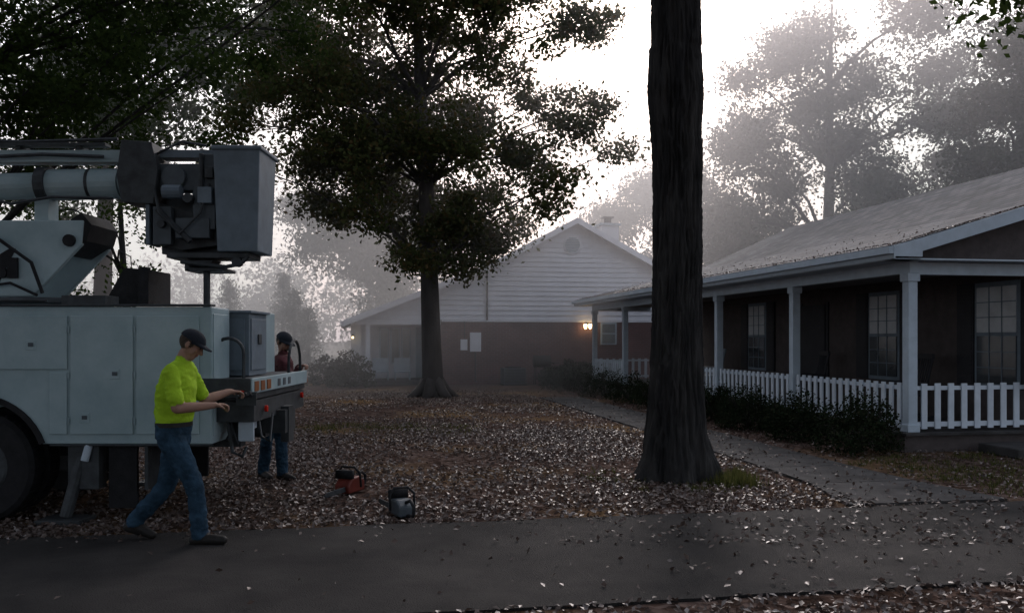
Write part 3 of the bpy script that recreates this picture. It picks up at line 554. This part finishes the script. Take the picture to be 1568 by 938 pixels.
m.tube([(-3.4,YB-.16,3.28),(-3.4,YB+.16,3.28)],.12,18,1); m.prism([(-3.62,2.62),(-3.35,2.55),(-2.98,2.6),(-2.98,2.9),(-3.3,2.95),(-3.62,3.05)],YB-.06,YB+.1,0)
m.box(-3.62,-2.99,YB+.11,YB+.30,2.53,3.14,1); m.box(-3.36,-3.02,YB-.2,YB-.08,2.66,2.86,1); m.box(-3.60,-3.42,YB-.16,YB-.07,2.60,2.98,1)
m.prism([(-3.18,2.75),(-2.97,2.75),(-2.97,3.5),(-3.08,3.5),(-3.2,3.1)],YB-.18,YB+.18,1)
m.box(-3.68,-3.64,YB-.15,YB+.15,2.6,3.06,2); m.tube([(-3.55,YB-.18,2.95),(-3.2,YB-.22,2.62)],.03,8,0); m.tube([(-3.1,YB-.2,3.5),(-3.1,YB-.22,3.05)],.025,8,0)
m.tube([(-3.62,YB-.15,3.3),(-3.5,YB-.25,2.9),(-3.3,YB-.24,2.7),(-3.1,YB-.24,2.9),(-3.02,YB-.2,3.2)],.016,6,0)
m.tube([(-3.62,YB-.1,3.5),(-3.3,YB-.2,3.62),(-3.05,YB-.2,3.58)],.014,6,0); m.box(-3.12,-2.98,YB-.26,YB-.19,3.0,3.16,2); m.box(-3.05,-2.97,YB-.25,YB-.19,3.25,3.36,0)
m.tube([(-3.22,YB-.19,3.05),(-3.22,YB-.26,3.05)],.05,12,0); m.tube([(-3.5,YB-.17,2.8),(-3.5,YB-.22,2.8)],.04,12,0)
m.make('boom_tip_linkage',tk,[STEEL,DGREY,GREY],bevel=.012)
bx0,bx1=-2.95,-2.49
bk=MB(); 
def ring(z,ins): return [(bx0+ins,YB-.3+ins,z),(bx1-ins,YB-.3+ins,z),(bx1-ins,YB+.3-ins,z),(bx0+ins,YB+.3-ins,z)]
v=ring(2.52,.03)+ring(3.52,.0)+ring(3.52,-.02)+ring(3.56,-.02)+ring(3.56,.03)+ring(2.56,.06)
f=[(3,2,1,0)]
for k in range(5):
    for i in range(4): f.append((k*4+i,k*4+(i+1)%4,(k+1)*4+(i+1)%4,(k+1)*4+i))
f.append((20,21,22,23)); bk.add(v,f); bk.make('bucket',tk,[GREY],bevel=.015)
m=MB(); m.box(-3.45,-2.62,YB-.2,YB+.2,2.46,2.515,0); m.prism([(-3.3,2.45),(-3.0,2.45),(-3.06,2.38),(-3.24,2.38)],YB-.12,YB+.12,0); m.tube([(-3.3,YB-.22,2.42),(-2.85,YB-.22,2.37),(-2.70,YB-.22,2.40),(-2.62,YB-.22,2.48)],.022,8,0)
m.tube([(-2.74,YB-.24,2.42),(-2.74,YB-.15,2.42)],.05,12,0); m.tube([(-3.08,YB-.1,1.94),(-3.08,YB-.1,2.34)],.035,10,1); m.box(-3.25,-2.88,YB-.2,YB+.2,2.33,2.365,1); m.box(-3.27,-3.22,YB-.2,YB+.2,2.33,2.42,1)
m.box(-3.3,-2.96,YB-.4,YB+.4,1.25,1.93,2)
m.make('bucket_base_and_rest',tk,[STEEL,STEEL,DGREY],bevel=.008)
# ------------------------------------------------------------ chainsaws
def chainsaw(x,y,rz,mat,s=1):
    g=G('chainsaw',(x,y,0),rz); m=MB()
    m.prism([(-.14*s,.02),(.12*s,.02),(.14*s,.08*s),(.08*s,.14*s),(-.06*s,.15*s),(-.14*s,.10*s)],-.07*s,.07*s,0)
    m.make('engine_body',g,[mat],bevel=.018)
    m=MB(); m.tube([(-.02*s,-.1*s,.06*s),(0,-.11*s,.18*s),(.02*s,-.06*s,.23*s),(.02*s,.06*s,.23*s),(0,.1*s,.18*s),(-.02*s,.1*s,.06*s)],.013,8)
    m.tube([(-.1*s,0,.13*s),(-.2*s,0,.16*s),(-.27*s,0,.12*s),(-.26*s,0,.05*s),(-.14*s,0,.03*s)],.016,8)
    m.tube([(-.03*s,-.072*s,.08*s),(-.03*s,-.085*s,.08*s)],.045*s,14); m.box(.06*s,.1*s,-.08*s,.08*s,.14*s,.21*s)
    m.tube([(.05,-.073*s,.07),(.07,-.085*s,.07)],.03,8); m.box(-.12*s,.02*s,-.076*s,-.0705*s,.03,.05); m.make('handles',g,[BLACK],True)
    m=MB(); m.prism([(.12*s,.045),(.42*s,.045),(.45*s,.06),(.45*s,.075),(.42*s,.095),(.12*s,.10)],.03*s,.038*s); m.make('guide_bar',g,[STEEL],bevel=.002)
chainsaw(-1.74,9.45,math.radians(250),RED,1.25)
chainsaw(-1.03,8.22,math.radians(118),DGREY,1.15)
# ------------------------------------------------------------ people
class Body:
    def __init__(s): s.mb=MB(); s.seg=[]
    def cap(s,a,b,ra,rb,lab,n=14):
        a,b=Vector(a),Vector(b); t=(b-a).normalized() if (b-a).length>1e-5 else Vector((0,0,1)); P=[];Rr=[]
        for k in (0.02,.35,.7): P.append(a-t*ra*math.cos(k*math.pi/2)); Rr.append(ra*math.sin(k*math.pi/2)+1e-4)
        P.append(a);Rr.append(ra);P.append(b);Rr.append(rb)
        for k in (.7,.35,.02): P.append(b+t*rb*math.cos(k*math.pi/2)); Rr.append(rb*math.sin(k*math.pi/2)+1e-4)
        s.mb.tube(P,Rr,n); s.seg.append((a,b,ra,rb,lab))
    def chain(s,P,Rr,lab):
        labs=lab if isinstance(lab,(list,tuple)) else [lab]*(len(P)-1)
        for i in range(len(P)-1): s.cap(P[i],P[i+1],Rr[i],Rr[i+1],labs[i])
    def ell(s,c,rx,ry,rz,axes,lab):
        v=[];f=[];n=16;mm=10; c=Vector(c); X,Y,Z=axes
        for i in range(mm+1):
            ph_=math.pi*(i/mm)*.98+.01*math.pi
            for k in range(n):
                th=2*math.pi*k/n; v.append(c+X*math.sin(ph_)*math.cos(th)*rx+Y*math.sin(ph_)*math.sin(th)*ry+Z*math.cos(ph_)*rz)
        for i in range(mm):
            for k in range(n): f.append((i*n+k,(i+1)*n+k,(i+1)*n+(k+1)%n,i*n+(k+1)%n))
        f.append(tuple(range(n))); f.append(tuple(range((mm+1)*n-1,mm*n-1,-1))); s.mb.add(v,f); r=min(rx,ry,rz); s.seg.append((c-Z*max(rz-r,0),c+Z*max(rz-r,0),r,r,lab))
    def loft(s,rings,lat,lab):
        v=[];f=[];n=24; lat=Vector(lat)
        for (c,w,dp) in rings:
            fw=Vector((0,0,1)).cross(lat)
            for k in range(n):
                th=2*math.pi*k/n; a,b=math.cos(th),math.sin(th); v.append(Vector(c)+lat*w*math.copysign(abs(a)**.85,a)+fw*dp*math.copysign(abs(b)**.9,b))
        for i in range(len(rings)-1):
            for k in range(n): f.append((i*n+k,i*n+(k+1)%n,(i+1)*n+(k+1)%n,(i+1)*n+k))
        f.append(tuple(range(n-1,-1,-1))); f.append(tuple(range((len(rings)-1)*n,len(rings)*n))); s.mb.add(v,f)
        for i in range(len(rings)-1):
            c0,w0,d0=rings[i]; c1,w1,d1=rings[i+1]; L_=lab[i] if isinstance(lab,list) else lab
            for o in (-.5,0,.5): s.seg.append((Vector(c0)+lat*w0*o,Vector(c1)+lat*w1*o,d0*.9,d1*.9,L_))
    def hand(s,w,dr,pn,thumb,lab):
        w=Vector(w); dr=Vector(dr).normalized(); pn=Vector(pn).normalized(); sd=dr.cross(pn).normalized()*thumb
        s.cap(w-dr*.02,w+dr*.02,.027,.026,lab)
        for k in (-1.2,-.4,.4,1.2): s.cap(w+dr*.01+sd*k*.012,w+dr*.085+sd*k*.018,.015,.0125,lab)
        for k,l in ((1.2,.9),(.4,1.0),(-.4,.93),(-1.2,.75)):
            p=w+dr*.085+sd*k*.019; q=p+(dr*.9+pn*.45).normalized()*.040*l; r_=q+(dr*.25+pn*.97).normalized()*.027*l; t=r_+(pn*.85-dr*.5).normalized()*.02*l
            s.chain([p,q,r_,t],[.0105,.0098,.009,.008],lab)
        p=w+dr*.025+sd*.022; q=p+(sd*.8+dr*.6+pn*.25).normalized()*.038; r_=q+(dr*.8+pn*.6).normalized()*.03; s.chain([p,q,r_],[.014,.0115,.0095],lab)
    def make(s,name,g,labmats,vox=.008):
        o=s.mb.make(name,g,[]); md=o.modifiers.new('r','REMESH'); md.mode='VOXEL'; md.voxel_size=vox; md.use_smooth_shade=True
        sm=o.modifiers.new('s','SMOOTH'); sm.factor=.5; sm.iterations=3
        dg=bpy.context.evaluated_depsgraph_get(); me=bpy.data.meshes.new_from_object(o.evaluated_get(dg)); o.modifiers.clear(); o.data=me
        nv=len(me.vertices); co=np.empty(nv*3); me.vertices.foreach_get('co',co); co=co.reshape(-1,3)
        labs=list(labmats.keys()); best=np.full(nv,1e9); bl=np.zeros(nv,int)
        for a,b,ra,rb,l in s.seg:
            a=np.array(a);b=np.array(b);ab=b-a;t=np.clip(((co-a)@ab)/max(ab@ab,1e-9),0,1); d=np.linalg.norm(co-(a+t[:,None]*ab),axis=1)-(ra+(rb-ra)*t)
            k=d<best; best[k]=d[k]; bl[k]=labs.index(l)
        me.update(); nr=np.array([vv.normal[:] for vv in me.vertices]); cl=np.array([labs[i] in('shirt','jeans') for i in bl])
        for i in np.nonzero(cl)[0]:
            p=co[i]; w=noise.noise((p[0]*9+p[2]*5,p[1]*9,p[2]*14))*.010+(.5-abs(noise.noise((p[0]*12+p[2]*14,p[1]*7,p[2]*18-p[0]*10))))*.011
            co[i]+=nr[i]*w
        me.vertices.foreach_set('co',co.ravel())
        me.materials.clear()
        for l in labs: me.materials.append(labmats[l])
        fi=np.array([bl[p.vertices[0]] for p in me.polygons]); me.polygons.foreach_set('material_index',fi); me.polygons.foreach_set('use_smooth',np.ones(len(fi),bool)); me.update()
        return o
def person(name,J,F,pitch,mats,cap=True):
    g=G(name,(J['pelvis'][0],J['pelvis'][1],0)); B=Body(); P=Vector(J['pelvis']); C=Vector(J['chest']); S=Vector(J['neck']); H=Vector(J['head']); lat=Vector(J['lat']).normalized()
    B.loft([(P+Vector((0,0,-.10)),.14,.10),(P,.168,.125),(P+Vector((0,0,.07)),.158,.125),(P.lerp(C,.3)+Vector((0,0,.03)),.166,.14),(P.lerp(C,.6),.172,.142),(C,.188,.14),(C.lerp(S,.6),.185,.115),(C.lerp(S,.9),.12,.085),(S+Vector((0,0,.0)),.062,.062)],lat,['jeans','jeans','shirt','shirt','shirt','shirt','shirt','shirt'])
    B.cap(S-Vector((0,0,.02)),S.lerp(H,.5),.056,.054,'skin')
    for sd in ('L','R'):
        sh,el,wr=[Vector(J[k+sd]) for k in('sh','el','wr')]; hip,kn,an,toe=[Vector(J[k+sd]) for k in('hip','kn','an','toe')]
        m_=sh.lerp(el,.78)
        if J.get('sleeve')=='long': B.chain([sh,el,wr],[.066,.05,.036],'shirt')
        else: B.cap(sh,m_,.064,.062,'shirt'); B.chain([m_,el,el.lerp(wr,.35),wr],[.047,.042,.043,.028],'skin')
        B.hand(wr,Vector(J['hd'+sd]),(0,0,-1),1 if sd=='L' else -1,'skin')
        B.chain([hip,hip.lerp(kn,.5),kn,kn.lerp(an,.4),an],[.106,.09,.07,.068,.064],'jeans')
        fd=(toe-an); fd.z=0; fd.normalize(); heel=an-fd*.05; heel.z=max(an.z-.05,.045)
        B.chain([an-Vector((0,0,.0)),Vector((an.x,an.y,an.z-.04)),toe],[.05,.05,.036],'boot'); B.chain([heel,toe-Vector((0,0,.0))],[.042,.036],'boot')
    F=Vector(F).normalized(); Lx=Vector((0,0,1)).cross(F).normalized(); q=Matrix.Rotation(pitch,3,Lx); F2=(q@F).normalized(); U=(q@Vector((0,0,1))).normalized(); ax=(F2,Lx,U)
    B.ell(H+U*.03-F2*.005,.098,.077,.09,ax,'hair'); B.ell(H+F2*.022-U*.0,.078,.066,.105,ax,'skin'); B.ell(H+F2*.045-U*.075,.045,.045,.04,ax,'skin')
    B.cap(H+F2*.095+U*.02,H+F2*.115-U*.02,.010,.015,'skin'); B.cap(H+F2*.09+U*.038+Lx*.03,H+F2*.09+U*.038-Lx*.03,.013,.013,'skin')
    B.cap(H+F2*.091-U*.05+Lx*.018,H+F2*.091-U*.05-Lx*.018,.009,.009,'lip')
    for s_ in(-1,1): B.ell(H+Lx*s_*.078-F2*.005,.020,.010,.032,ax,'skin'); B.cap(H+F2*.06+Lx*s_*.045-U*.02,H+F2*.05+Lx*s_*.04-U*.05,.022,.02,'skin')
    B.make('body',g,mats)
    m=MB()
    for s_ in(-1,1):
        c=H+F2*.093+Lx*s_*.03+U*.018; m.tube([c-F2*.008,c,c+F2*.004],[.008,.011,.004],10)
    m.make('eyes',g,[BOOT],True)
    if cap:
        m=MB(); v=[];f=[];n=24
        for i in range(8):
            ph_=i/7*math.pi/2
            for k in range(n):
                th=2*math.pi*k/n; v.append(H+U*.045+F2*math.cos(th)*.108*math.cos(ph_)+Lx*math.sin(th)*.088*math.cos(ph_)+U*math.sin(ph_)*.088)
        for i in range(7):
            for k in range(n): f.append((i*n+k,i*n+(k+1)%n,(i+1)*n+(k+1)%n,(i+1)*n+k))
        m.add(v,f); v=[];f=[]; nb=13
        for dz in (0,.008):
            for j in range(5):
                for k in range(nb):
                    th=(k/(nb-1)-.5)*math.pi*.95; e=j/4; v.append(H+U*(.05+dz-.012*e-.012*abs(math.sin(th))*e)+F2*(math.cos(th)*(.10+.075*e))+Lx*math.sin(th)*(.086-.004*e))
        o5=5*nb
        for j in range(4):
            for k in range(nb-1): a=j*nb+k; f.append((a,a+1,a+nb+1,a+nb)); f.append((o5+a+nb,o5+a+nb+1,o5+a+1,o5+a))
        for k in range(nb-1): a=4*nb+k; f.append((a,a+1,o5+a+1,o5+a))
        m.add(v,f); m.make('cap',g,[NAVY],True)
    m=MB(); n=28; v=[];f=[]
    for zz in(-.018,.018):
        for k in range(n):
            th=2*math.pi*k/n; fw=Vector((0,0,1)).cross(lat); v.append(P+Vector((0,0,.06+zz))+lat*.174*math.cos(th)+fw*.138*math.sin(th))
    f=[(k,(k+1)%n,n+(k+1)%n,n+k) for k in range(n)]; m.add(v,f); m.make('belt',g,[BOOT],True)
    return g
y=7.12
person('utility_worker',dict(pelvis=(-2.73,y,.91),chest=(-2.71,y,1.27),neck=(-2.67,y,1.47),head=(-2.60,y,1.605),lat=(0.05,1,0),
  shR=(-2.69,y-.18,1.39),elR=(-2.62,y-.23,1.11),wrR=(-2.40,y-.05,1.12),hdR=(.75,.65,.05),
  shL=(-2.68,y+.18,1.39),elL=(-2.58,y+.27,1.14),wrL=(-2.43,y+.46,1.20),hdL=(1,.8,-.05),
  hipR=(-2.73,y-.085,.87),knR=(-2.53,y-.09,.49),anR=(-2.49,y-.08,.10),toeR=(-2.30,y-.1,.055),
  hipL=(-2.73,y+.085,.87),knL=(-2.82,y+.09,.46),anL=(-3.08,y+.08,.17),toeL=(-2.94,y+.09,.055)),(1,.15,0),.55,
  {'skin':SKIN,'hair':HAIR,'shirt':SHIRT,'jeans':JEANS,'boot':BOOT,'lip':M('lips',(.25,.1,.08),.5)})
y=10.4
person('groundworker',dict(pelvis=(-2.80,y,.92),chest=(-2.72,y,1.28),neck=(-2.70,y,1.47),head=(-2.70,y,1.61),lat=(-.35,1,0),sleeve='long',
  shR=(-2.66,y-.185,1.39),elR=(-2.54,y-.25,1.14),wrR=(-2.44,y-.30,1.33),hdR=(.5,-.3,.2),
  shL=(-2.80,y+.185,1.39),elL=(-2.66,y+.20,1.12),wrL=(-2.50,y-.02,1.20),hdL=(.7,-.6,0),
  hipR=(-2.77,y-.085,.88),knR=(-2.70,y-.1,.48),anR=(-2.68,y-.1,.10),toeR=(-2.53,y-.2,.04),
  hipL=(-2.86,y+.085,.88),knL=(-2.90,y+.05,.48),anL=(-2.94,y+.02,.10),toeL=(-2.82,y-.12,.04)),(.9,-.5,0),.45,
  {'skin':SKIN,'hair':HAIR,'shirt':JACK,'jeans':JEANS,'boot':BOOT,'lip':HAIR})
# ------------------------------------------------------------ fog, light, sky, camera
fm=bpy.data.materials.new('morning_fog'); fm.use_nodes=True; nt=fm.node_tree; nt.nodes.clear(); o=nt.nodes.new('ShaderNodeOutputMaterial'); vs=nt.nodes.new('ShaderNodeVolumeScatter')
vs.inputs['Density'].default_value=.032; vs.inputs['Anisotropy'].default_value=.35; vs.inputs['Color'].default_value=(1,.95,.96,1); nt.links.new(vs.outputs[0],o.inputs['Volume'])
try: fm.cycles.volume_sampling='DISTANCE'; fm.cycles.homogeneous_volume=True
except Exception: pass
MB().box(-80,100,23.5,86,-1,20).make('fog',None,[fm])
EL,AZ=math.radians(24),math.radians(8)
def dirv(az,el): return Vector((math.sin(az)*math.cos(el),math.cos(az)*math.cos(el),math.sin(el)))
S=dirv(AZ,EL)
sl=bpy.data.lights.new('sun','SUN'); sl.energy=5; sl.angle=math.radians(14); sl.color=(1,.86,.85); so=bpy.data.objects.new('sun',sl); sc.collection.objects.link(so); so.rotation_euler=(-S).to_track_quat('-Z','Y').to_euler(); so.location=S*60
w=bpy.data.worlds.new('World'); sc.world=w; w.use_nodes=True; nt=w.node_tree; N=nt.nodes; L=nt.links; bg=N['Background']; bg.inputs['Strength'].default_value=.075
sk=N.new('ShaderNodeTexSky'); sk.sky_type='NISHITA'; sk.sun_disc=False; sk.sun_elevation=EL; sk.sun_rotation=AZ; sk.dust_density=4; sk.air_density=1.2
tc=N.new('ShaderNodeTexCoord'); nm=N.new('ShaderNodeVectorMath'); nm.operation='NORMALIZE'; L.new(tc.outputs['Generated'],nm.inputs[0])
def lobe(D,lo,p,col,prev):
    dp=N.new('ShaderNodeVectorMath'); dp.operation='DOT_PRODUCT'; L.new(nm.outputs[0],dp.inputs[0]); dp.inputs[1].default_value=D
    mr=N.new('ShaderNodeMapRange'); mr.inputs['From Min'].default_value=lo; mr.inputs['From Max'].default_value=1; L.new(dp.outputs['Value'],mr.inputs[0])
    pw=N.new('ShaderNodeMath'); pw.operation='POWER'; pw.inputs[1].default_value=p; L.new(mr.outputs[0],pw.inputs[0])
    s_=N.new('ShaderNodeVectorMath'); s_.operation='SCALE'; s_.inputs[0].default_value=col; L.new(pw.outputs[0],s_.inputs['Scale'])
    ad=N.new('ShaderNodeVectorMath'); ad.operation='ADD'; L.new(prev,ad.inputs[0]); L.new(s_.outputs[0],ad.inputs[1]); return ad.outputs[0]
o1=lobe(S,.5,1.5,(32,31,32.5),sk.outputs[0])          # bright mist around the sun
o2=lobe(dirv(math.radians(3),math.radians(7)),.93,1.0,(24,6,9),o1)   # pink dawn colour low in the sky
hz=N.new('ShaderNodeVectorMath'); hz.operation='ADD'; hz.inputs[1].default_value=(5.8,6.0,6.8); L.new(o2,hz.inputs[0]); L.new(hz.outputs[0],bg.inputs['Color'])
cd=bpy.data.cameras.new('camera'); cd.lens=31; cd.sensor_width=36; cd.sensor_fit='HORIZONTAL'; cd.shift_y=.032; cd.clip_end=1500; co=bpy.data.objects.new('camera',cd); sc.collection.objects.link(co)
co.location=(0,0,1.65); co.rotation_euler=(math.pi/2,0,0); sc.camera=co
sc.view_settings.view_transform='Standard'; sc.view_settings.look='None'; sc.view_settings.exposure=0
